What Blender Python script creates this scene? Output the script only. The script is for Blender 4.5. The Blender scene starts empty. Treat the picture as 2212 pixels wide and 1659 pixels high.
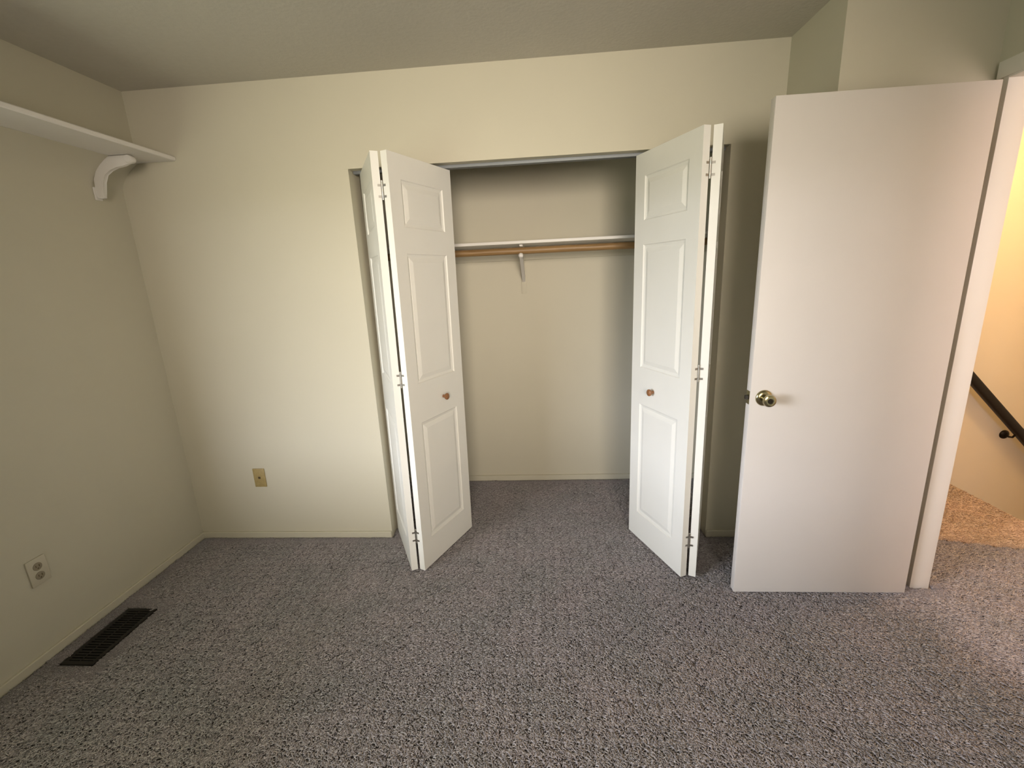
import bpy, bmesh, math, random
from mathutils import Matrix, Vector
random.seed(7)
S = bpy.context.scene
COL = S.collection

# ------------------------------------------------------------------ camera
cam_d = bpy.data.cameras.new('camera')
cam = bpy.data.objects.new('camera', cam_d); COL.objects.link(cam)
r = Vector((0.99695159, 0.06409852, -0.04448499))
u = Vector((0.0279068, 0.23948862, 0.97049802))
f = Vector((-0.07286114, 0.96878098, -0.23696977))
m = Matrix((r, u, -f)).transposed().to_4x4()
m.translation = Vector((0, 0, 1.4625))
cam.matrix_world = m
cam_d.sensor_fit = 'HORIZONTAL'; cam_d.sensor_width = 36.0
cam_d.lens = 36.0 * 955.0 / 2212.0
cam_d.clip_start = 0.02
S.camera = cam

# ------------------------------------------------------------------ light and exposure
S.view_settings.view_transform = 'Standard'
S.view_settings.look = 'None'
S.view_settings.gamma = 1.0
S.view_settings.use_curve_mapping = False
S.view_settings.exposure = 0.0
w = bpy.data.worlds.new('daylight'); S.world = w; w.use_nodes = True
def sky_world(sky, ground, strength):
    # overcast sky above the horizon, lawn below it
    nt = w.node_tree; bg = nt.nodes['Background']
    tc = nt.nodes.new('ShaderNodeTexCoord'); sp = nt.nodes.new('ShaderNodeSeparateXYZ')
    mr = nt.nodes.new('ShaderNodeMapRange'); rp = nt.nodes.new('ShaderNodeValToRGB')
    nt.links.new(tc.outputs['Generated'], sp.inputs[0]); nt.links.new(sp.outputs['Z'], mr.inputs['Value'])
    mr.inputs['From Min'].default_value = -1; mr.inputs['From Max'].default_value = 1
    nt.links.new(mr.outputs[0], rp.inputs[0])
    e = rp.color_ramp.elements
    e[0].position = 0.50; e[0].color = (*ground, 1); e[1].position = 0.53; e[1].color = (*sky, 1)
    nt.links.new(rp.outputs[0], bg.inputs[0]); bg.inputs[1].default_value = strength
sky_world((0.95, 1.0, 1.14), (0.12, 0.13, 0.10), 36.0)

# room window in the left wall, behind the camera's shoulder
WY0, WY1, WZ0, WZ1 = -0.75, 0.75, 0.60, 2.00
YF = -4.00
def portal(name, loc, rot, sx, sy):
    d = bpy.data.lights.new(name, 'AREA'); d.shape = 'RECTANGLE'; d.size = sx; d.size_y = sy
    d.cycles.is_portal = True
    o = bpy.data.objects.new(name, d); COL.objects.link(o); o.location = loc; o.rotation_euler = rot
portal('window_portal', (-2.089-0.095, (WY0+WY1)/2, (WZ0+WZ1)/2), (0, math.radians(-90), 0), WZ1-WZ0, WY1-WY0)
def bulb(name, loc, power, col, rad):
    d = bpy.data.lights.new(name, 'POINT'); d.energy = power; d.color = col; d.shadow_soft_size = rad
    o = bpy.data.objects.new(name, d); COL.objects.link(o); o.location = loc
    return o
bulb('stair_lamp_light', (2.72, 2.15, 2.22), 43, (1.0, 0.60, 0.22), 0.10)
# daylight from the window at the near end of the hall
hd = bpy.data.lights.new('hall_window_daylight', 'AREA'); hd.shape = 'RECTANGLE'; hd.size = 0.55; hd.size_y = 1.1
hd.energy = 40; hd.color = (1.0, 0.85, 0.82)
ho = bpy.data.objects.new('hall_window_daylight', hd); COL.objects.link(ho)
ho.location = (2.10, -0.44, 1.55); ho.rotation_euler = (math.radians(72), 0, 0)
# added narrow fill light behind the camera, no real lamp, brightens the closet area
ld = bpy.data.lights.new('closet_fill_light', 'AREA'); ld.shape = 'SQUARE'; ld.size = 1.3
ld.energy = 18; ld.color = (1.0, 0.87, 0.73); ld.spread = math.radians(55)
lo = bpy.data.objects.new('closet_fill_light', ld); COL.objects.link(lo)
lo.location = (0.40, -2.2, 1.75); lo.rotation_euler = (math.radians(86), 0, math.radians(9))

# ------------------------------------------------------------------ dimensions (metres)
L, LC = -2.089, -1.980        # left wall, and its upper part bent inward to follow lens distortion
D, DB = 2.265, 2.400          # closet wall front and rear face
C = 2.4026                    # ceiling
OL, OR, ZH = -0.916, 0.8746, 2.000   # closet opening
D2 = 2.994                    # closet rear wall
BX, BY = 1.097, 1.895         # boxed-out wall beside the closet
DWX, DWB = 1.634, 1.708       # door wall faces
JY0, JY1, JZ = 1.062, 1.843, 2.052   # doorway
HY, NX = 3.10, 2.66           # hall end wall, top nosing of the stairs

# ------------------------------------------------------------------ materials
def lin(c):
    return tuple(((x/255)/12.92 if x/255 <= 0.04045 else ((x/255+0.055)/1.055)**2.4) for x in c)
def new_mat(name, rough=0.6, metal=0.0, spec=0.5):
    mt = bpy.data.materials.new(name); mt.use_nodes = True
    b = mt.node_tree.nodes['Principled BSDF']
    b.inputs['Roughness'].default_value = rough; b.inputs['Metallic'].default_value = metal
    b.inputs['Specular IOR Level'].default_value = spec
    return mt, mt.node_tree, b
def node(nt, t, **k):
    n = nt.nodes.new(t)
    for a, v in k.items(): setattr(n, a, v)
    return n
def noise(nt, scale, detail=3, rough=0.55, src='Object', stretch=None):
    tc = node(nt, 'ShaderNodeTexCoord'); out = tc.outputs[src]
    if stretch:
        mp = node(nt, 'ShaderNodeMapping'); mp.inputs['Scale'].default_value = stretch
        nt.links.new(out, mp.inputs[0]); out = mp.outputs[0]
    n = node(nt, 'ShaderNodeTexNoise'); n.inputs['Scale'].default_value = scale
    n.inputs['Detail'].default_value = detail; n.inputs['Roughness'].default_value = rough
    nt.links.new(out, n.inputs['Vector'])
    return n.outputs[0]
def ramp(nt, fac, stops):
    rp = node(nt, 'ShaderNodeValToRGB'); nt.links.new(fac, rp.inputs[0])
    e = rp.color_ramp.elements
    while len(e) < len(stops): e.new(0.5)
    for k, (p, c) in enumerate(stops):
        e[k].position = p; e[k].color = (*c, 1)
    return rp.outputs[0]
def bump(nt, b, h, strength, dist):
    bp = node(nt, 'ShaderNodeBump'); bp.inputs['Strength'].default_value = strength
    bp.inputs['Distance'].default_value = dist
    nt.links.new(h, bp.inputs['Height']); nt.links.new(bp.outputs[0], b.inputs['Normal'])
def plain(name, col, rough=0.5, metal=0.0, var=0.04, scale=8, bs=0.0, bscale=200, spec=0.5):
    mt, nt, b = new_mat(name, rough, metal, spec)
    n = noise(nt, scale)
    c0 = tuple(max(0, x*(1-var)) for x in col); c1 = tuple(min(1, x*(1+var)) for x in col)
    nt.links.new(ramp(nt, n, [(0.3, c0), (0.7, c1)]), b.inputs['Base Color'])
    if bs: bump(nt, b, noise(nt, bscale, 2), bs, 0.001)
    return mt
M = {}
M['wall'] = plain('cream_wall_paint', (0.57, 0.535, 0.425), 0.62, var=0.012, scale=3, bs=0.12, bscale=260, spec=0.3)
M['ceiling'] = plain('stippled_ceiling_paint', (0.55, 0.52, 0.45), 0.9, var=0.02, scale=40, bs=1.0, bscale=70, spec=0.1)
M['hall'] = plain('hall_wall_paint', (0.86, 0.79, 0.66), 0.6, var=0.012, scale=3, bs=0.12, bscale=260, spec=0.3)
M['white'] = plain('white_door_paint', (0.80, 0.79, 0.735), 0.38, var=0.012, scale=5, bs=0.06, bscale=320)
M['slab'] = plain('flush_door_paint', (0.68, 0.635, 0.59), 0.5, var=0.012, scale=5, bs=0.06, bscale=320)
M['trim'] = plain('trim_paint', (0.79, 0.76, 0.70), 0.40, var=0.012, scale=5)
M['shelf'] = plain('white_shelf_paint', (0.76, 0.73, 0.69), 0.5, var=0.015, scale=6)
M['steel'] = plain('zinc_hinge_metal', (0.50, 0.48, 0.44), 0.32, 1.0, var=0.1, scale=60)
M['brass'] = plain('antique_brass', (0.42, 0.37, 0.22), 0.22, 1.0, var=0.08, scale=50)
M['darkmetal'] = plain('dark_bronze', (0.035, 0.028, 0.02), 0.45, 0.8, var=0.2, scale=50)
M['register'] = plain('dark_register_enamel', (0.012, 0.009, 0.007), 0.6, 0.2, var=0.2, scale=30)
M['void'] = plain('duct_darkness', (0.004, 0.004, 0.004), 0.9, var=0.1)
M['rail'] = plain('dark_stained_rail', (0.005, 0.0035, 0.003), 0.55, var=0.2, scale=20)
M['plate'] = plain('tan_wall_plate', (0.36, 0.27, 0.11), 0.5, var=0.10, scale=90)
M['jack'] = plain('dark_jack', (0.07, 0.045, 0.015), 0.6, var=0.1)
M['outlet'] = plain('almond_outlet', (0.53, 0.49, 0.385), 0.5, var=0.02)
M['socket'] = plain('brown_socket', (0.27, 0.23, 0.16), 0.55, var=0.05)
M['track'] = plain('grey_track_metal', (0.20, 0.215, 0.225), 0.5, 0.5, var=0.05)
# wood: rod and knobs
def wood(name, c0, c1, stretch, rough=0.45):
    mt, nt, b = new_mat(name, rough)
    n = noise(nt, 6, 5, 0.6, stretch=stretch)
    nt.links.new(ramp(nt, n, [(0.32, c0), (0.68, c1)]), b.inputs['Base Color'])
    return mt
M['rod'] = wood('brown_wood_rod', (0.20, 0.115, 0.042), (0.34, 0.205, 0.085), (0.6, 12, 12))
M['knobwood'] = wood('brown_wood_knob', (0.20, 0.085, 0.03), (0.34, 0.16, 0.07), (8, 40, 40), 0.3)
# carpets
def carpet(name, dark, mid, light):
    mt, nt, b = new_mat(name, 0.95, 0, 0.1)
    b.inputs['Sheen Weight'].default_value = 0.25
    b.inputs['Sheen Roughness'].default_value = 0.6
    fine = noise(nt, 95, 3, 0.7); tuft = noise(nt, 230, 2, 0.6); big = noise(nt, 3.2, 3, 0.6)
    mx = node(nt, 'ShaderNodeMath', operation='MULTIPLY_ADD')
    nt.links.new(fine, mx.inputs[0]); mx.inputs[1].default_value = 0.6
    mt2 = node(nt, 'ShaderNodeMath', operation='MULTIPLY'); nt.links.new(tuft, mt2.inputs[0]); mt2.inputs[1].default_value = 0.4
    nt.links.new(mt2.outputs[0], mx.inputs[2])
    col = ramp(nt, mx.outputs[0], [(0.36, dark), (0.50, mid), (0.66, light)])
    hue = node(nt, 'ShaderNodeMixRGB', blend_type='MULTIPLY'); hue.inputs[0].default_value = 1
    nt.links.new(col, hue.inputs[1])
    nt.links.new(ramp(nt, big, [(0.35, (0.90, 0.90, 0.89)), (0.65, (1.08, 1.07, 1.10))]), hue.inputs[2])
    nt.links.new(hue.outputs[0], b.inputs['Base Color'])
    bump(nt, b, mx.outputs[0], 1.0, 0.012)
    return mt
M['carpet'] = carpet('grey_plush_carpet', (0.085, 0.074, 0.076), (0.225, 0.202, 0.204), (0.42, 0.385, 0.395))
M['beige'] = carpet('beige_plush_carpet', (0.22, 0.14, 0.09), (0.46, 0.34, 0.24), (0.66, 0.53, 0.40))

# ------------------------------------------------------------------ mesh helpers
def bx(bm, x0, x1, y0, y1, z0, z1, bev=0.0, seg=2):
    vs = [bm.verts.new((x, y, z)) for x in (x0, x1) for y in (y0, y1) for z in (z0, z1)]
    fs = [(0,1,3,2),(4,6,7,5),(0,4,5,1),(2,3,7,6),(0,2,6,4),(1,5,7,3)]
    nf = [bm.faces.new([vs[i] for i in q]) for q in fs]
    if bev:
        es = list({e for q in nf for e in q.edges})
        bmesh.ops.bevel(bm, geom=es, offset=bev, segments=seg, profile=0.5, affect='EDGES')
def lathe(bm, prof, n=24, mtx=None):
    # profile (radius, height) turned about local z
    rings = []
    for rad, h in prof:
        if rad < 1e-6: rings.append([bm.verts.new((0, 0, h))])
        else: rings.append([bm.verts.new((rad*math.cos(2*math.pi*k/n), rad*math.sin(2*math.pi*k/n), h)) for k in range(n)])
    for a, b in zip(rings, rings[1:]):
        for k in range(n):
            q = [a[k % len(a)], a[(k+1) % len(a)], b[(k+1) % len(b)], b[k % len(b)]]
            q = list(dict.fromkeys(q))
            if len(q) > 2: bm.faces.new(q)
    for rg, fl in ((rings[0], True), (rings[-1], False)):
        if len(rg) > 2: bm.faces.new(list(reversed(rg)) if fl else rg)
    if mtx is not None:
        vs = [v for rg in rings for v in rg]
        bmesh.ops.transform(bm, matrix=mtx, verts=vs)
def prism(bm, poly, axis, a0, a1, bev=0.0):
    # extrude a 2-D polygon along an axis
    def P(p, a):
        return {'x': (a, p[0], p[1]), 'y': (p[0], a, p[1]), 'z': (p[0], p[1], a)}[axis]
    A = [bm.verts.new(P(p, a0)) for p in poly]; B = [bm.verts.new(P(p, a1)) for p in poly]
    n = len(poly); nf = [bm.faces.new(A), bm.faces.new(list(reversed(B)))]
    for k in range(n): nf.append(bm.faces.new([A[k], B[k], B[(k+1) % n], A[(k+1) % n]]))
    if bev:
        es = [e for e in set(nf[0].edges) | set(nf[1].edges)]
        bmesh.ops.bevel(bm, geom=es, offset=bev, segments=2, profile=0.5, affect='EDGES')
def tube(bm, pts, rad, n=10):
    pts = [Vector(p) for p in pts]; rings = []
    for k, p in enumerate(pts):
        t = (pts[min(k+1, len(pts)-1)] - pts[max(k-1, 0)]).normalized()
        a = t.cross(Vector((0, 0, 1)));
        if a.length < 1e-3: a = t.cross(Vector((0, 1, 0)))
        a.normalize(); b = t.cross(a)
        rings.append([bm.verts.new(p + rad*(math.cos(2*math.pi*j/n)*a + math.sin(2*math.pi*j/n)*b)) for j in range(n)])
    for A, B in zip(rings, rings[1:]):
        for j in range(n): bm.faces.new([A[j], A[(j+1) % n], B[(j+1) % n], B[j]])
    bm.faces.new(list(reversed(rings[0]))); bm.faces.new(rings[-1])
def obj(name, bm, mat, parent=None, smooth=False):
    bmesh.ops.recalc_face_normals(bm, faces=bm.faces)
    me = bpy.data.meshes.new(name); bm.to_mesh(me); bm.free()
    me.materials.append(M[mat])
    if smooth:
        me.polygons.foreach_set('use_smooth', [True]*len(me.polygons))
        me.set_sharp_from_angle(angle=math.radians(40))
    o = bpy.data.objects.new(name, me); COL.objects.link(o)
    if parent: o.parent = parent
    return o
def boxes(name, mat, lst, parent=None, bev=0.0):
    bm = bmesh.new()
    for b in lst: bx(bm, *b, bev=bev)
    return obj(name, bm, mat, parent, smooth=bool(bev))
def tag(o, label, cat, group=None, kind=None):
    o['label'] = label; o['category'] = cat
    if group: o['group'] = group
    if kind: o['kind'] = kind
    return o
def struct(o, label, cat):
    return tag(o, label, cat, None, 'structure')
def thing(name, label, cat, loc=(0, 0, 0), group=None, kind=None):
    o = bpy.data.objects.new(name, None); COL.objects.link(o); o.location = loc
    o.empty_display_size = 0.1
    return tag(o, label, cat, group, kind)
def at_parent(o, root):
    # geometry was written in world coordinates: shift it into the frame of a thing placed without rotation
    o.data.transform(Matrix.Translation(-root.location)); o.parent = root
    return o

# ------------------------------------------------------------------ setting: floors
bm = bmesh.new()
prism(bm, [(L-0.02, YF-0.02), (NX, YF-0.02), (NX, 2.053), (DWB, 2.319), (DWB, 2.30), (BX+0.10, 2.30), (BX+0.10, D2+0.02), (-1.30, D2+0.02), (-1.30, D+0.04), (L-0.02, D+0.04)], 'z', -0.06, 0.0)
struct(obj('floor', bm, 'carpet'), 'grey plush carpet of the bedroom and its closet', 'floor')
bm = bmesh.new()
prism(bm, [(DWB, 2.3195), (NX, 2.0535), (NX, HY), (DWB, HY)], 'z', -0.06, -0.002)
struct(obj('floor_landing', bm, 'beige'), 'beige carpet at the top of the stairs beyond the doorway', 'floor')
bm = bmesh.new()
poly = [(NX, -0.002)]
x, z = NX, -0.002
for k in range(9):
    z -= 0.20; poly.append((x, z)); x += 0.192; poly.append((x, z))
poly += [(x, z-0.1), (NX, z-0.1)]
prism(bm, poly, 'y', 1.20, HY)
struct(obj('stairs', bm, 'beige'), 'beige carpeted stairs going down from the landing', 'stairs')

# carpet pile: short leaning yarns, laid as patches over the floor by geometry nodes
def pile_mat(name, stops):
    mt, nt, b = new_mat(name, 0.9, 0, 0.1)
    at = node(nt, 'ShaderNodeAttribute'); at.attribute_name = 'yarn'
    col = ramp(nt, at.outputs['Fac'], stops)
    ge = node(nt, 'ShaderNodeNewGeometry')
    n = node(nt, 'ShaderNodeTexNoise'); n.inputs['Scale'].default_value = 4.5; n.inputs['Detail'].default_value = 3
    nt.links.new(ge.outputs['Position'], n.inputs['Vector'])
    hue = node(nt, 'ShaderNodeMixRGB', blend_type='MULTIPLY'); hue.inputs[0].default_value = 1
    nt.links.new(col, hue.inputs[1])
    nt.links.new(ramp(nt, n.outputs[0], [(0.35, (0.88, 0.90, 0.90)), (0.65, (1.0, 0.98, 0.99))]), hue.inputs[2])
    nt.links.new(hue.outputs[0], b.inputs['Base Color'])
    return mt
M['pile_grey'] = pile_mat('grey_yarn', [(0.0, (0.26, 0.237, 0.239)), (0.5, (0.375, 0.342, 0.346)), (1.0, (0.57, 0.53, 0.532))])
M['pile_beige'] = pile_mat('beige_yarn', [(0.0, (0.40, 0.285, 0.20)), (0.5, (0.62, 0.475, 0.37)), (1.0, (0.82, 0.67, 0.55))])
PATCH = 0.060
def yarn_patch(seed, mat):
    rnd = random.Random(seed); vs = []; fs = []; ys = []
    N = 13; st = PATCH/N
    for i in range(N):
        for j in range(N):
            x = (i+0.5+rnd.uniform(-.45, .45))*st - PATCH/2; y = (j+0.5+rnd.uniform(-.45, .45))*st - PATCH/2
            a = math.radians(-62) + rnd.gauss(0, 0.6)
            ln = rnd.uniform(0.007, 0.019); h = rnd.uniform(0.0060, 0.0100); ra = rnd.uniform(0.0018, 0.0028)
            dx, dy = math.cos(a), math.sin(a); curl = rnd.uniform(-0.5, 0.5)
            v0 = len(vs); sh = rnd.random()
            K = 4
            for k in range(K):
                t = k/(K-1)
                off = ln*t**1.4; c = curl*off*t
                px, py, pz = x+dx*off-dy*c, y+dy*off+dx*c, -0.004+(h+0.004)*(1-(1-t)**1.8)
                rr = ra*(1.0-0.45*t*t)
                # square section: sideways and up
                for sx, sz in ((-1, 0), (0, 1), (1, 0), (0, -1)):
                    vs.append((px - dy*rr*sx + (-dx)*rr*sz*0.7, py + dx*rr*sx + (-dy)*rr*sz*0.7, pz + rr*sz*0.7)); ys.append(sh)
            for k in range(K-1):
                for q in range(4):
                    a0 = v0+k*4+q; a1 = v0+k*4+(q+1) % 4
                    fs.append((a0, a1, a1+4, a0+4))
            e = v0+(K-1)*4; fs.append((e, e+1, e+2, e+3))
    me = bpy.data.meshes.new('yarn_patch'); me.from_pydata(vs, [], fs)
    me.attributes.new('yarn', 'FLOAT', 'POINT').data.foreach_set('value', ys)
    me.polygons.foreach_set('use_smooth', [True]*len(me.polygons))
    me.materials.append(M[mat])
    return bpy.data.objects.new('yarn_patch', me)
def pile(parent, mat, inside, x0, x1, y0, y1, z, seed):
    # full patches first, then small ones along the edges that the full ones leave bare
    rnd = random.Random(seed); pts = []; rot = []; idx = []; siz = []
    for st, mg, sc, jit in ((0.050, 0.034, 1.0, 0.006), (0.0167, 0.013, 0.36, 0.002)):
        for i in range(int((x1-x0)/st)+1):
            for j in range(int((y1-y0)/st)+1):
                x = x0+i*st+rnd.uniform(-jit, jit); y = y0+j*st+rnd.uniform(-jit, jit)
                if inside(x, y, mg) and (sc == 1.0 or not inside(x, y, 0.058)):
                    pts.append((x, y, z+rnd.uniform(-0.0008, 0.0008))); idx.append(rnd.randrange(4)); siz.extend((sc, sc, 1.0))
                    sw = 0.45*math.sin(2.1*x+1.3*y+1.0)+0.35*math.sin(3.7*y-2.2*x)
                    rot.extend((0.0, 0.0, sw+rnd.uniform(-.35, .35)))
    me = bpy.data.meshes.new('carpet_pile'); me.from_pydata(pts, [], [])
    me.attributes.new('turn', 'FLOAT_VECTOR', 'POINT').data.foreach_set('vector', rot)
    me.attributes.new('size', 'FLOAT_VECTOR', 'POINT').data.foreach_set('vector', siz)
    me.attributes.new('pick', 'INT', 'POINT').data.foreach_set('value', idx)
    me.materials.append(M[mat])
    o = bpy.data.objects.new('carpet_pile', me); COL.objects.link(o); o.parent = parent; o['kind'] = 'stuff'
    ng = bpy.data.node_groups.new('pile', 'GeometryNodeTree')
    ng.interface.new_socket('Geometry', in_out='INPUT', socket_type='NodeSocketGeometry')
    ng.interface.new_socket('Geometry', in_out='OUTPUT', socket_type='NodeSocketGeometry')
    gi = ng.nodes.new('NodeGroupInput'); go = ng.nodes.new('NodeGroupOutput')
    ip = ng.nodes.new('GeometryNodeInstanceOnPoints'); gj = ng.nodes.new('GeometryNodeGeometryToInstance')
    for k in range(4):
        oi = ng.nodes.new('GeometryNodeObjectInfo'); oi.inputs['Object'].default_value = yarn_patch(seed*10+k, mat)
        ng.links.new(oi.outputs['Geometry'], gj.inputs[0])
    na = ng.nodes.new('GeometryNodeInputNamedAttribute'); na.data_type = 'FLOAT_VECTOR'; na.inputs['Name'].default_value = 'turn'
    nb = ng.nodes.new('GeometryNodeInputNamedAttribute'); nb.data_type = 'INT'; nb.inputs['Name'].default_value = 'pick'
    nc = ng.nodes.new('GeometryNodeInputNamedAttribute'); nc.data_type = 'FLOAT_VECTOR'; nc.inputs['Name'].default_value = 'size'
    ng.links.new(nc.outputs['Attribute'], ip.inputs['Scale'])
    e2r = ng.nodes.new('FunctionNodeEulerToRotation')
    ng.links.new(na.outputs['Attribute'], e2r.inputs[0])
    ng.links.new(gi.outputs[0], ip.inputs['Points']); ng.links.new(gj.outputs[0], ip.inputs['Instance'])
    ip.inputs['Pick Instance'].default_value = True
    ng.links.new(nb.outputs['Attribute'], ip.inputs['Instance Index'])
    ng.links.new(e2r.outputs[0], ip.inputs['Rotation'])
    ng.links.new(ip.outputs[0], go.inputs[0])
    mod = o.modifiers.new('pile', 'NODES'); mod.node_group = ng
    return o
def seam_y(x): return 2.319 - (x-DWB)*0.2794
def in_bedroom(x, y, m):
    if -2.006-m < x < -1.860+m and 1.356-m < y < 1.668+m: return False
    if x < L+0.013+m: return False
    if y > D2-0.013-m: return False
    if D-0.013-m < y < DB+m: return OL+m < x < OR-m
    if y >= DB: return -1.20+m < x < BX-m
    if x > BX-m and y > BY-m and x < DWB+m: return False
    if x > DWX-m and y > JY1-m and x < DWB+m: return False
    if x > DWX-m and y < JY0+m and x < DWB+m: return False
    if x > DWB and y > seam_y(x)-m*0.7: return False
    return True
FLOOR = bpy.data.objects['floor']; LAND = bpy.data.objects['floor_landing']
pile(FLOOR, 'pile_grey', in_bedroom, L, NX-0.02, 0.30, D2, 0.0, 3)
pile(LAND, 'pile_beige', lambda x, y, m: y > seam_y(x)+m*0.7 and DWB+m < x < NX and y < HY-m, DWB, NX-0.01, 2.05, HY, -0.002, 5)

# ------------------------------------------------------------------ setting: walls
bm = bmesh.new()
poly = [(L, -0.06), (L, 1.955)]
for k in range(1, 9):
    t = k/8; poly.append((L + (LC-L)*t*t, 1.955 + 0.130*t))
poly += [(LC, C+0.05), (L-0.10, C+0.05), (L-0.10, -0.06)]
prism(bm, poly, 'y', WY1, D+0.05)
prism(bm, poly, 'y', YF-0.12, WY0)
bx(bm, L-0.10, L, WY0, WY1, -0.06, WZ0)
bx(bm, L-0.10, LC, WY0, WY1, 2.085, C+0.05)
bx(bm, L-0.10, L, WY0, WY1, WZ1, 2.085)
struct(obj('wall_left', bm, 'wall', smooth=True), 'cream wall with a white shelf fixed high on it', 'wall')
bm = bmesh.new()
prism(bm, [(L-0.1, -0.06), (OL, -0.06), (OL, ZH), (OR, ZH), (OR, -0.06), (BX+0.15, -0.06), (BX+0.15, C+0.05), (L-0.1, C+0.05)], 'y', D, DB)
struct(obj('wall_back', bm, 'wall'), 'cream wall holding the closet opening', 'wall')
struct(boxes('trim_4', 'wall', [(OL-0.028, OR+0.028, D-0.0012, D+0.001, ZH-0.001, ZH+0.055)]), 'cream metal corner bead along the closet header', 'trim')
struct(boxes('wall_closet', 'wall', [(-1.30, BX+0.10, D2, D2+0.08, -0.06, C+0.05), (-1.38, -1.20, DB-0.01, D2+0.02, -0.06, C+0.05), (BX+0.0, BX+0.10, DB-0.01, D2+0.02, -0.06, C+0.05)]),
    'cream rear and side walls inside the closet', 'wall')
struct(boxes('wall_chase', 'wall', [(BX, DWB, BY, D+0.06, -0.06, C+0.05)]), 'boxed-out cream wall between the closet and the doorway', 'wall')
struct(boxes('wall_right', 'wall', [(DWX, DWB, JY1+0.019, D+0.06, -0.06, C+0.05), (DWX, DWB, JY0-0.019, JY1+0.019, JZ+0.019, C+0.05), (DWX, DWB, YF-0.1, JY0-0.019, -0.06, C+0.05)]),
    'wall with the doorway to the hall', 'wall')
struct(boxes('wall_front', 'wall', [(L-0.1, DWB, YF-0.12, YF, -0.06, C+0.05)]), 'cream wall behind the viewer', 'wall')
struct(boxes('ceiling', 'ceiling', [(L-0.1, DWB, YF-0.12, D2+0.1, C, C+0.08)]), 'off-white stippled ceiling', 'ceiling')
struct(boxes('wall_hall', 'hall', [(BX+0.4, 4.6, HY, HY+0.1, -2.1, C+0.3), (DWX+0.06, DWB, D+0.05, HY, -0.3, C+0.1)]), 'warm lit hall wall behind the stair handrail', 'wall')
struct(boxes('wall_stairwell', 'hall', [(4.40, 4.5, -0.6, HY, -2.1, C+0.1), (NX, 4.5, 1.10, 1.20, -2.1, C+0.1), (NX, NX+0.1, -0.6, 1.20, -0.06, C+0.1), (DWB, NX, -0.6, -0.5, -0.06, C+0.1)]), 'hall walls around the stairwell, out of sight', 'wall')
struct(boxes('ceiling_hall', 'ceiling', [(DWB-0.02, 4.6, -0.6, HY+0.1, C+0.002, C+0.08)]), 'hall ceiling above the stairs', 'ceiling')
# baseboards
def board(name, label, lst):
    bm = bmesh.new()
    for b in lst: bx(bm, *b, bev=0.003, seg=1)
    struct(obj(name, bm, 'wall'), label, 'baseboard')
BH = 0.042
board('baseboard_left', 'low cream baseboard along the wall under the high shelf', [(L-0.002, L+0.013, YF, D, 0, BH)])
board('baseboard_back', 'low cream baseboard beside the closet opening', [(L, OL-0.001, D-0.013, D+0.002, 0, BH), (OR+0.001, BX, D-0.013, D+0.002, 0, BH)])
board('baseboard_closet', 'low cream baseboard inside the closet', [(-1.20, BX, D2-0.013, D2+0.002, 0, BH)])
# door frame
struct(boxes('trim_1', 'trim', [(DWX-0.004, DWB+0.004, JY1, JY1+0.020, 0, JZ+0.02), (DWX-0.006, DWB+0.006, JY0-0.020, JY0, 0, JZ+0.02), (DWX-0.006, DWB+0.006, JY0, JY1, JZ, JZ+0.02)], bev=0.002),
    'painted wooden jambs and head of the hall doorway', 'door frame')
struct(boxes('trim_2', 'trim', [(DWX-0.011, DWX, JY0-0.08, JY1+0.04, JZ+0.006, JZ+0.062)], bev=0.003), 'painted casing strip over the hall doorway', 'door frame')
# window frame in the left wall, outside the picture
struct(boxes('window_1', 'trim', [(L-0.07, L-0.02, WY0, WY0+0.04, WZ0, WZ1), (L-0.07, L-0.02, WY1-0.04, WY1, WZ0, WZ1), (L-0.07, L-0.02, WY0, WY1, WZ0, WZ0+0.04), (L-0.07, L-0.02, WY0, WY1, WZ1-0.04, WZ1)]),
    'white window frame in the wall with the high shelf', 'window')
struct(boxes('sky_shield', 'trim', [(L-2.7, L-0.10, WY0-3.0, WY1+3.0, 2.20, 2.35)]), 'added unseen slab outside the bedroom window that cuts off high sky light', 'light blocker')  # added slab, sized only to limit the sky light entering the window
# bifold track under the closet header
struct(boxes('trim_3', 'track', [(OL+0.004, OR-0.004, 2.316, 2.350, ZH-0.014, ZH)]), 'grey metal door track under the closet header', 'door track')

# ------------------------------------------------------------------ closet bifold doors
LW, LT, LH, LZ = 0.448, 0.032, 1.967, 0.018
PANELS = [(0.172, 0.792), (0.985, 1.580), (1.690, 1.885)]
PU0, PU1 = 0.074, 0.374
def face_geo(bm, y, s, hh):
    # moulded frame of one leaf face: flat stiles and rails, each panel field sunk by a sloped moulding
    us = [0, PU0, PU1, LW]
    zs = [0]
    for a, b in PANELS: zs += [a-LZ, b-LZ]
    zs.append(hh)
    def v(x, yy, z): return bm.verts.new((x, yy, z))
    for i in range(3):
        for j in range(len(zs)-1):
            if i == 1 and j % 2 == 1:
                rings = []
                for ins, dep in ((0, 0), (0.004, 0.0045), (0.011, 0.0065), (0.016, 0.0075)):
                    a0, a1, b0, b1 = us[1]+ins, us[2]-ins, zs[j]+ins, zs[j+1]-ins
                    rings.append([v(a0, y+s*dep, b0), v(a1, y+s*dep, b0), v(a1, y+s*dep, b1), v(a0, y+s*dep, b1)])
                for A, B in zip(rings, rings[1:]):
                    for k in range(4): bm.faces.new([A[k], A[(k+1) % 4], B[(k+1) % 4], B[k]])
                bm.faces.new(rings[-1])
            else:
                bm.faces.new([v(us[i], y, zs[j]), v(us[i+1], y, zs[j]), v(us[i+1], y, zs[j+1]), v(us[i], y, zs[j+1])])
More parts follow.
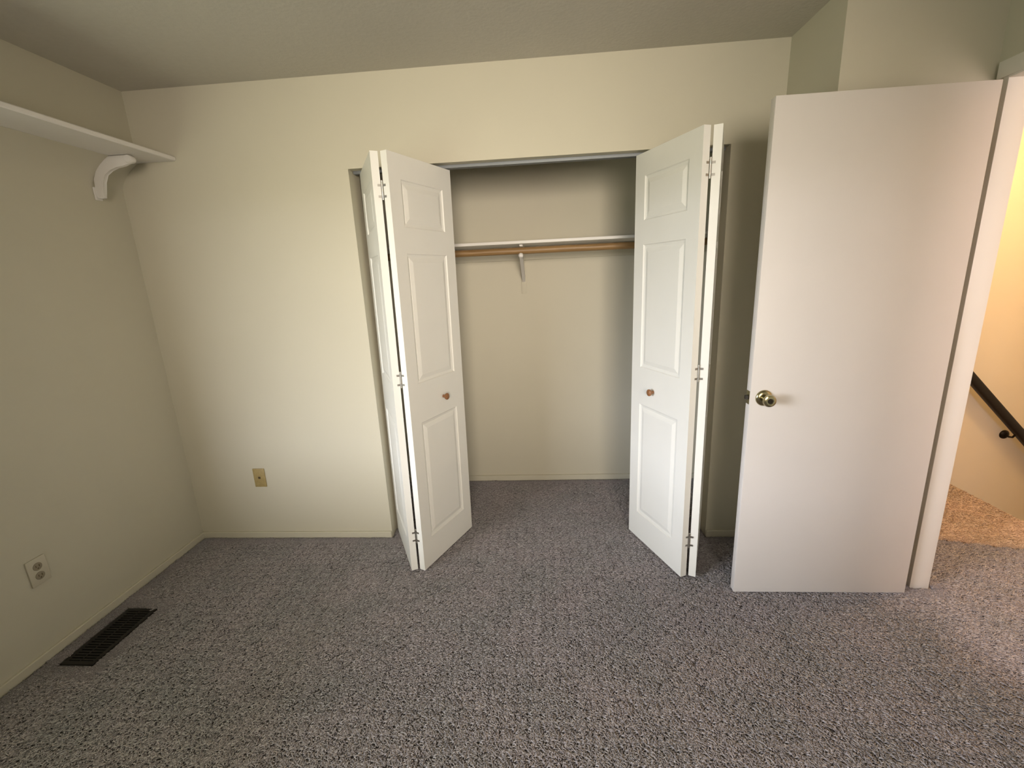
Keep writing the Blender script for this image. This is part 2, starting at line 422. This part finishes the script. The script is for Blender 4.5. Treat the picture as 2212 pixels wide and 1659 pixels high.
def leaf_mesh():
    bm = bmesh.new()
    face_geo(bm, 0.0, 1, LH); face_geo(bm, LT, -1, LH)
    for x in (0, LW): bm.faces.new([bm.verts.new(p) for p in ((x, 0, 0), (x, LT, 0), (x, LT, LH), (x, 0, LH))])
    for z in (0, LH): bm.faces.new([bm.verts.new(p) for p in ((0, 0, z), (LW, 0, z), (LW, LT, z), (0, LT, z))])
    bmesh.ops.remove_doubles(bm, verts=bm.verts, dist=1e-5)
    return bm
def panel_bm(a, b, front):
    bm = bmesh.new(); s = 1 if front else -1; y0 = 0.0 if front else LT
    rings = []
    for ins, dep in ((0.0175, 0.0085), (0.0175, 0.0062), (0.036, 0.0015), (0.0385, 0.0010)):
        x0, x1, z0, z1 = PU0+ins, PU1-ins, a-LZ+ins, b-LZ-ins
        rings.append([bm.verts.new(p) for p in ((x0, y0+s*dep, z0), (x1, y0+s*dep, z0), (x1, y0+s*dep, z1), (x0, y0+s*dep, z1))])
    for A, B in zip(rings, rings[1:]):
        for k in range(4): bm.faces.new([A[k], A[(k+1) % 4], B[(k+1) % 4], B[k]])
    bm.faces.new(rings[-1]); bm.faces.new(list(reversed(rings[0])))
    return bm
LEAF = None; PAN = {}
def make_leaf(parent, px, py, ang, mirror, knob):
    """leaf from the fold (px,py) running back towards the track at angle ang from +y; local y=0 is the face away from the fold gap"""
    global LEAF
    if LEAF is None:
        o = obj('door_leaf', leaf_mesh(), 'white', parent); LEAF = o.data
    else:
        o = bpy.data.objects.new('door_leaf', LEAF); COL.objects.link(o); o.parent = parent
    xd = Vector((math.sin(ang), math.cos(ang), 0))
    yd = Vector((xd.y, -xd.x, 0)) * (1 if mirror else -1)    # towards the gap
    mt = Matrix((xd, yd, Vector((0, 0, 1)))).transposed().to_4x4(); mt.translation = Vector((px, py, 0))
    o.matrix_local = mt
    for n, (a, b) in enumerate(PANELS):
        for front in (True, False):
            key = (n, front)
            if key not in PAN:
                q = obj('raised_panel', panel_bm(a, b, front), 'white', o); PAN[key] = q.data
            else:
                q = bpy.data.objects.new('raised_panel', PAN[key]); COL.objects.link(q); q.parent = o
    if knob:
        bm = bmesh.new()
        prof = [(0.0085, -0.001), (0.0075, 0.006), (0.0085, 0.011), (0.0145, 0.016), (0.0172, 0.021), (0.0165, 0.026), (0.0115, 0.0298), (0.0, 0.0308)]
        lathe(bm, prof, 24, Matrix.Translation((0.262, 0, 0.878-LZ)) @ Matrix.Rotation(math.radians(90), 4, 'X'))
        k = obj('knob', bm, 'knobwood', o, smooth=True); k['label'] = 'round brown wooden knob'
    return o
HZ = (0.206, 1.018, 1.832)
def hinges(parent, gap, ang_r, ang_l):
    for z in HZ:
        bm = bmesh.new()
        lathe(bm, [(0.0042, -0.036), (0.0042, 0.036)], 12, Matrix.Translation((0, -0.0005, z-LZ)))
        lathe(bm, [(0.0055, 0.036), (0.0055, 0.0395), (0.002, 0.0425)], 12, Matrix.Translation((0, -0.0005, z-LZ)))
        h = obj('hinge', bm, 'steel', parent, smooth=True); h['label'] = 'small zinc hinge'
        for s, ang in ((-1, ang_l), (1, ang_r)):
            for dz in (-0.022, 0.022):
                bm = bmesh.new()
                bx(bm, *((0.0, 0.013) if s > 0 else (-0.013, 0.0)), -0.0020, 0.0, -0.0045, 0.0045)
                bmesh.ops.transform(bm, verts=bm.verts, matrix=Matrix.Translation((s*gap/2, -0.0002, z-LZ+dz)) @ Matrix.Rotation(-s*ang, 4, 'Z'))
                obj('hinge_tab', bm, 'steel', h)
def bifold(loc, phi_r, phi_l, gap, label, knob_side, tilt=0.0):
    t = thing('bifold_door', label, 'closet door', (loc[0], loc[1], LZ), 'bifold doors of the closet', 'thing')
    t.rotation_euler = (0, tilt, 0)
    make_leaf(t, gap/2 + LT*math.cos(phi_r), -LT*math.sin(phi_r), phi_r, False, knob_side > 0)
    make_leaf(t, -gap/2 - LT*math.cos(phi_l), -LT*math.sin(phi_l), -phi_l, True, knob_side < 0)
    hinges(t, gap, phi_r, phi_l)
    return t
bifold((0.6635, 1.907), math.radians(21.5), math.radians(21.8), 0.011, 'half-open white panelled bifold closet door beside the open bedroom door', -1)
bifold((-0.6700, 1.950), math.radians(23.6), math.radians(27.0), 0.011, 'half-open white panelled bifold closet door beside the bare cream wall with the tan plate', 1, 0.010)

# ------------------------------------------------------------------ bedroom door
t = thing('door_1', 'flush off-white bedroom door standing open in front of the doorway wall', 'door', (1.577, 1.801, 0), None, 'structure')
DX0, DX1, DY0, DY1 = 0.8377, 1.577, 1.801, 1.836
at_parent(boxes('door_slab', 'slab', [(DX0, DX1, DY0, DY1, 0.012, 2.035)], bev=0.002), t)
KX, KZ = 0.892, 0.934
RX = Matrix.Rotation(math.radians(90), 4, 'X')
for side in (1, -1):
    Rm = RX if side > 0 else Matrix.Rotation(math.radians(-90), 4, 'X')
    y = DY0 if side > 0 else DY1
    bm = bmesh.new()
    lathe(bm, [(0.0335, -0.001), (0.0335, 0.002), (0.031, 0.006), (0.024, 0.009), (0.014, 0.011), (0.0, 0.011)], 32, Matrix.Translation((KX, y, KZ)) @ Rm)
    rs = at_parent(obj('knob_rose', bm, 'brass', smooth=True), t); rs['label'] = 'round brass rose'
    bm = bmesh.new()
    lathe(bm, [(0.0125, 0.009), (0.0115, 0.022), (0.013, 0.028), (0.0205, 0.034), (0.0248, 0.041), (0.0255, 0.047), (0.0235, 0.053), (0.0180, 0.0555), (0.0125, 0.0555), (0.0115, 0.0535), (0.0, 0.0535)], 32, Matrix.Translation((KX, y, KZ)) @ Rm)
    kb = at_parent(obj('door_knob', bm, 'brass', smooth=True), t); kb['label'] = 'round antique brass door knob'
    if side > 0:
        bm = bmesh.new()
        lathe(bm, [(0.0105, 0.0530), (0.0105, 0.0545), (0.004, 0.0550), (0.004, 0.0538), (0.0, 0.0538)], 24, Matrix.Translation((KX, y, KZ)) @ Rm)
        at_parent(obj('privacy_button', bm, 'darkmetal', smooth=True), t)
lp = at_parent(boxes('latch_plate', 'brass', [(DX0-0.0012, DX0+0.001, DY0+0.005, DY1-0.005, KZ-0.028, KZ+0.028)]), t)
bm = bmesh.new()
prism(bm, [(DX0-0.012, DY0+0.017), (DX0-0.012, DY0+0.024), (DX0+0.002, DY0+0.024), (DX0+0.002, DY0+0.009), (DX0-0.003, DY0+0.009)], 'z', KZ-0.008, KZ+0.008)
lb = at_parent(obj('latch_bolt', bm, 'darkmetal'), t); lb['label'] = 'dark latch bolt'
for z in (0.25, 1.05, 1.82):
    bm = bmesh.new()
    lathe(bm, [(0.0052, -0.045), (0.0052, 0.045)], 12, Matrix.Translation((DX1+0.0065, DY0+0.043, z)))
    bx(bm, DX1-0.0005, DX1+0.0015, DY0+0.008, DY0+0.040, z-0.045, z+0.045)
    at_parent(obj('hinge', bm, 'brass', smooth=True), t)

# ------------------------------------------------------------------ closet fittings
tag(boxes('closet_shelf', 'shelf', [(-1.198, BX-0.002, 2.690, D2-0.001, 1.6435, 1.6605)], bev=0.002), 'long white shelf board inside the closet above the wooden rod', 'shelf')
tag(boxes('shelf_cleat', 'wall', [(-1.198, BX-0.002, D2-0.018, D2-0.0005, 1.560, 1.643)], bev=0.002), 'cream cleat board on the closet rear wall under the shelf', 'cleat')
bm = bmesh.new()
lathe(bm, [(0.0195, -1.198), (0.0195, BX-0.002)], 28, Matrix.Translation((0, 2.712, 1.6045)) @ Matrix.Rotation(math.radians(90), 4, 'Y'))
tag(obj('closet_rod', bm, 'rod', smooth=True), 'brown wooden hanging rod just under the closet shelf', 'closet rod')
# rod bracket: wall leg, sloping brace, hook with a round tip below the rod
t = thing('rod_bracket', 'white bracket with a round hook tip holding the closet rod', 'bracket', (-0.115, D2, 1.345))
bx0 = -0.115
at_parent(boxes('wall_leg', 'wall', [(bx0-0.016, bx0+0.018, D2-0.006, D2-0.0005, 1.345, 1.559), (bx0-0.016, bx0+0.018, D2-0.024, D2-0.0185, 1.559, 1.642)], bev=0.0015), t)
bm = bmesh.new()
prism(bm, [(D2-0.006, 1.420), (D2-0.006, 1.452), (2.790, 1.575), (2.735, 1.582), (2.690, 1.590), (2.683, 1.572), (2.700, 1.560), (2.760, 1.552)], 'x', bx0-0.010, bx0+0.010, 0.003)
at_parent(obj('brace', bm, 'shelf', smooth=True), t)
bm = bmesh.new()
prof = [(0.0, -0.0145)] + [(0.0145*math.cos(a), 0.0145*math.sin(a)) for a in [math.radians(x) for x in range(-75, 90, 15)]] + [(0.0, 0.0145)]
lathe(bm, prof, 20, Matrix.Translation((bx0, 2.684, 1.5775)))
at_parent(obj('hook_tip', bm, 'shelf', smooth=True), t)
at_parent(boxes('top_arm', 'shelf', [(bx0-0.010, bx0+0.010, 2.735, D2-0.024, 1.632, 1.6428)], bev=0.002), t)

# ------------------------------------------------------------------ shelf high on the left wall
bm = bmesh.new()
z0, z1, xf = 2.0855, 2.1055, -1.776
poly = [(LC+0.001, z0), (xf-0.004, z0), (xf, z0+0.004), (xf, z1-0.004), (xf-0.004, z1), (LC+0.001, z1)]
prism(bm, poly, 'y', 0.85, D-0.002)
tag(obj('wall_shelf', bm, 'shelf'), 'white shelf board high on the cream wall near the ceiling', 'shelf')
t = thing('shelf_bracket', 'white curved bracket under the high wall shelf', 'bracket', (L, 2.12, 1.905))
bm = bmesh.new()
poly = [(-1.985, 2.0845), (-1.884, 2.0845), (-1.874, 2.079), (-1.870, 2.069), (-1.874, 2.057), (-1.886, 2.048), (-1.915, 2.040), (-1.955, 2.034), (-1.990, 2.026), (-2.020, 2.008), (-2.038, 1.975), (-2.046, 1.930), (-2.050, 1.907), (-2.060, 1.903), (-2.080, 1.906), (-2.086, 1.930), (-2.080, 1.990), (-2.050, 2.045), (-2.005, 2.075)]
prism(bm, poly, 'y', 2.111, 2.129, 0.003)
at_parent(obj('bracket_arm', bm, 'shelf', smooth=True), t)
at_parent(boxes('wall_plate', 'shelf', [(L+0.0005, L+0.006, 2.103, 2.137, 1.898, 1.956)], bev=0.0015), t)
bm = bmesh.new()
lathe(bm, [(0.0155, -0.016), (0.0175, -0.012), (0.0175, 0.012), (0.0155, 0.016)], 20, Matrix.Translation((-1.884, 2.12, 2.0662)) @ Matrix.Rotation(math.radians(90), 4, 'X'))
at_parent(obj('hook_tip', bm, 'shelf', smooth=True), t)

# ------------------------------------------------------------------ wall plates
t = thing('wall_jack', 'small tan wall plate with a dark jack low on the cream wall', 'wall plate', (-1.662, D, 0.392))
bm = bmesh.new(); bx(bm, -1.6965, -1.6275, D-0.006, D-0.0003, 0.3345, 0.4485, bev=0.002)
at_parent(obj('cover_plate', bm, 'plate', smooth=True), t)
at_parent(boxes('jack', 'jack', [(-1.669, -1.655, D-0.0075, D-0.005, 0.386, 0.399)], bev=0.001), t)
for z in (0.351, 0.433):
    bm = bmesh.new(); lathe(bm, [(0.0028, 0.0055), (0.0028, 0.0068), (0.0, 0.0072)], 10, Matrix.Translation((-1.662, D, z)) @ RX)
    at_parent(obj('screw', bm, 'plate', smooth=True), t)
t = thing('wall_outlet', 'almond duplex outlet with two brown sockets low on the wall by the floor register', 'outlet', (L, 1.445, 0.378))
bm = bmesh.new(); bx(bm, L+0.0003, L+0.006, 1.410, 1.480, 0.321, 0.435, bev=0.002)
at_parent(obj('cover_plate', bm, 'outlet', smooth=True), t)
for z in (0.3575, 0.3985):
    bm = bmesh.new()
    lathe(bm, [(0.0165, 0.005), (0.0165, 0.0075), (0.0155, 0.0080), (0.0, 0.0080)], 24, Matrix.Translation((L, 1.445, z)) @ Matrix.Rotation(math.radians(90), 4, 'Y'))
    sk = at_parent(obj('socket', bm, 'socket', smooth=True), t)
    bm = bmesh.new()
    for y in (-0.006, 0.006): bx(bm, L+0.0078, L+0.0084, 1.445+y-0.001, 1.445+y+0.001, z-0.002, z+0.007)
    bx(bm, L+0.0078, L+0.0084, 1.443, 1.447, z-0.010, z-0.006)
    q = obj('slot', bm, 'jack'); q.data.transform(Matrix.Translation(-t.location)); q.parent = sk

# ------------------------------------------------------------------ floor register
t = thing('floor_register', 'dark slotted metal register set in the grey carpet', 'floor vent', (-1.934, 1.513, 0.0))
x0, x1, y0, y1 = -2.006, -1.860, 1.356, 1.668
fr = [(x0, x1, y0, y0+0.018, 0.0005, 0.007), (x0, x1, y1-0.018, y1, 0.0005, 0.007), (x0, x0+0.018, y0+0.018, y1-0.018, 0.0005, 0.007), (x1-0.018, x1, y0+0.018, y1-0.018, 0.0005, 0.007)]
at_parent(boxes('frame', 'register', fr, bev=0.0015), t)
at_parent(boxes('duct_dark_sheet', 'void', [(x0+0.017, x1-0.017, y0+0.017, y1-0.017, 0.0002, 0.0012)]), t)  # near-black sheet: the shade inside the duct painted as colour
SL = None
for k in range(20):
    yy = y0+0.026 + k*(y1-y0-0.052)/19
    if SL is None:
        o = at_parent(boxes('slat', 'register', [(x0+0.018, x1-0.018, yy-0.0035, yy+0.0035, 0.0013, 0.0058)]), t); SL = o; yb = yy
    else:
        c = SL.copy(); COL.objects.link(c); c.location.y += yy-yb; c.parent = t
at_parent(boxes('cross_bar', 'register', [(-1.937, -1.931, y0+0.018, y1-0.018, 0.0030, 0.0064)]), t)

# ------------------------------------------------------------------ stair handrail
t = thing('stair_handrail', 'black wooden handrail sloping down the warm lit hall wall', 'handrail', (2.80, HY, 0.69))
p0 = Vector((2.40, 3.03, 1.102)); p1 = Vector((4.30, 3.03, -0.874))
d = (p1-p0).normalized(); side = Vector((0, 1, 0)); up = side.cross(d) * -1
if up.z < 0: up = -up
bm = bmesh.new()
prof = []
for k in range(16):
    a = 2*math.pi*k/16; ca, sa = math.cos(a), math.sin(a)
    prof.append((0.023*math.copysign(abs(ca)**0.55, ca), 0.0285*math.copysign(abs(sa)**0.55, sa)))
A = [bm.verts.new(p0 + side*a + up*b) for a, b in prof]; B = [bm.verts.new(p1 + side*a + up*b) for a, b in prof]
for k in range(16): bm.faces.new([A[k], A[(k+1) % 16], B[(k+1) % 16], B[k]])
bm.faces.new(A); bm.faces.new(list(reversed(B)))
at_parent(obj('rail', bm, 'rail', smooth=True), t)
for bxp, bz in ((3.162, 0.248), (3.95, -0.575)):
    bm = bmesh.new()
    lathe(bm, [(0.031, -0.0005), (0.031, 0.004), (0.026, 0.010), (0.014, 0.014), (0.0, 0.0145)], 24, Matrix.Translation((bxp, HY, bz)) @ RX)
    ro = at_parent(obj('bracket_rose', bm, 'darkmetal', smooth=True), t)
    bm = bmesh.new()
    zr = p0.z + (bxp-p0.x)*(p1.z-p0.z)/(p1.x-p0.x) - 0.040
    tube(bm, [(bxp, HY-0.010, bz), (bxp, HY-0.035, bz-0.006), (bxp, HY-0.058, bz), (bxp, HY-0.069, bz+0.018), (bxp, HY-0.070, zr+0.006)], 0.0065, 10)
    q = obj('bracket_arm', bm, 'darkmetal', smooth=True); q.data.transform(Matrix.Translation(-t.location)); q.parent = ro
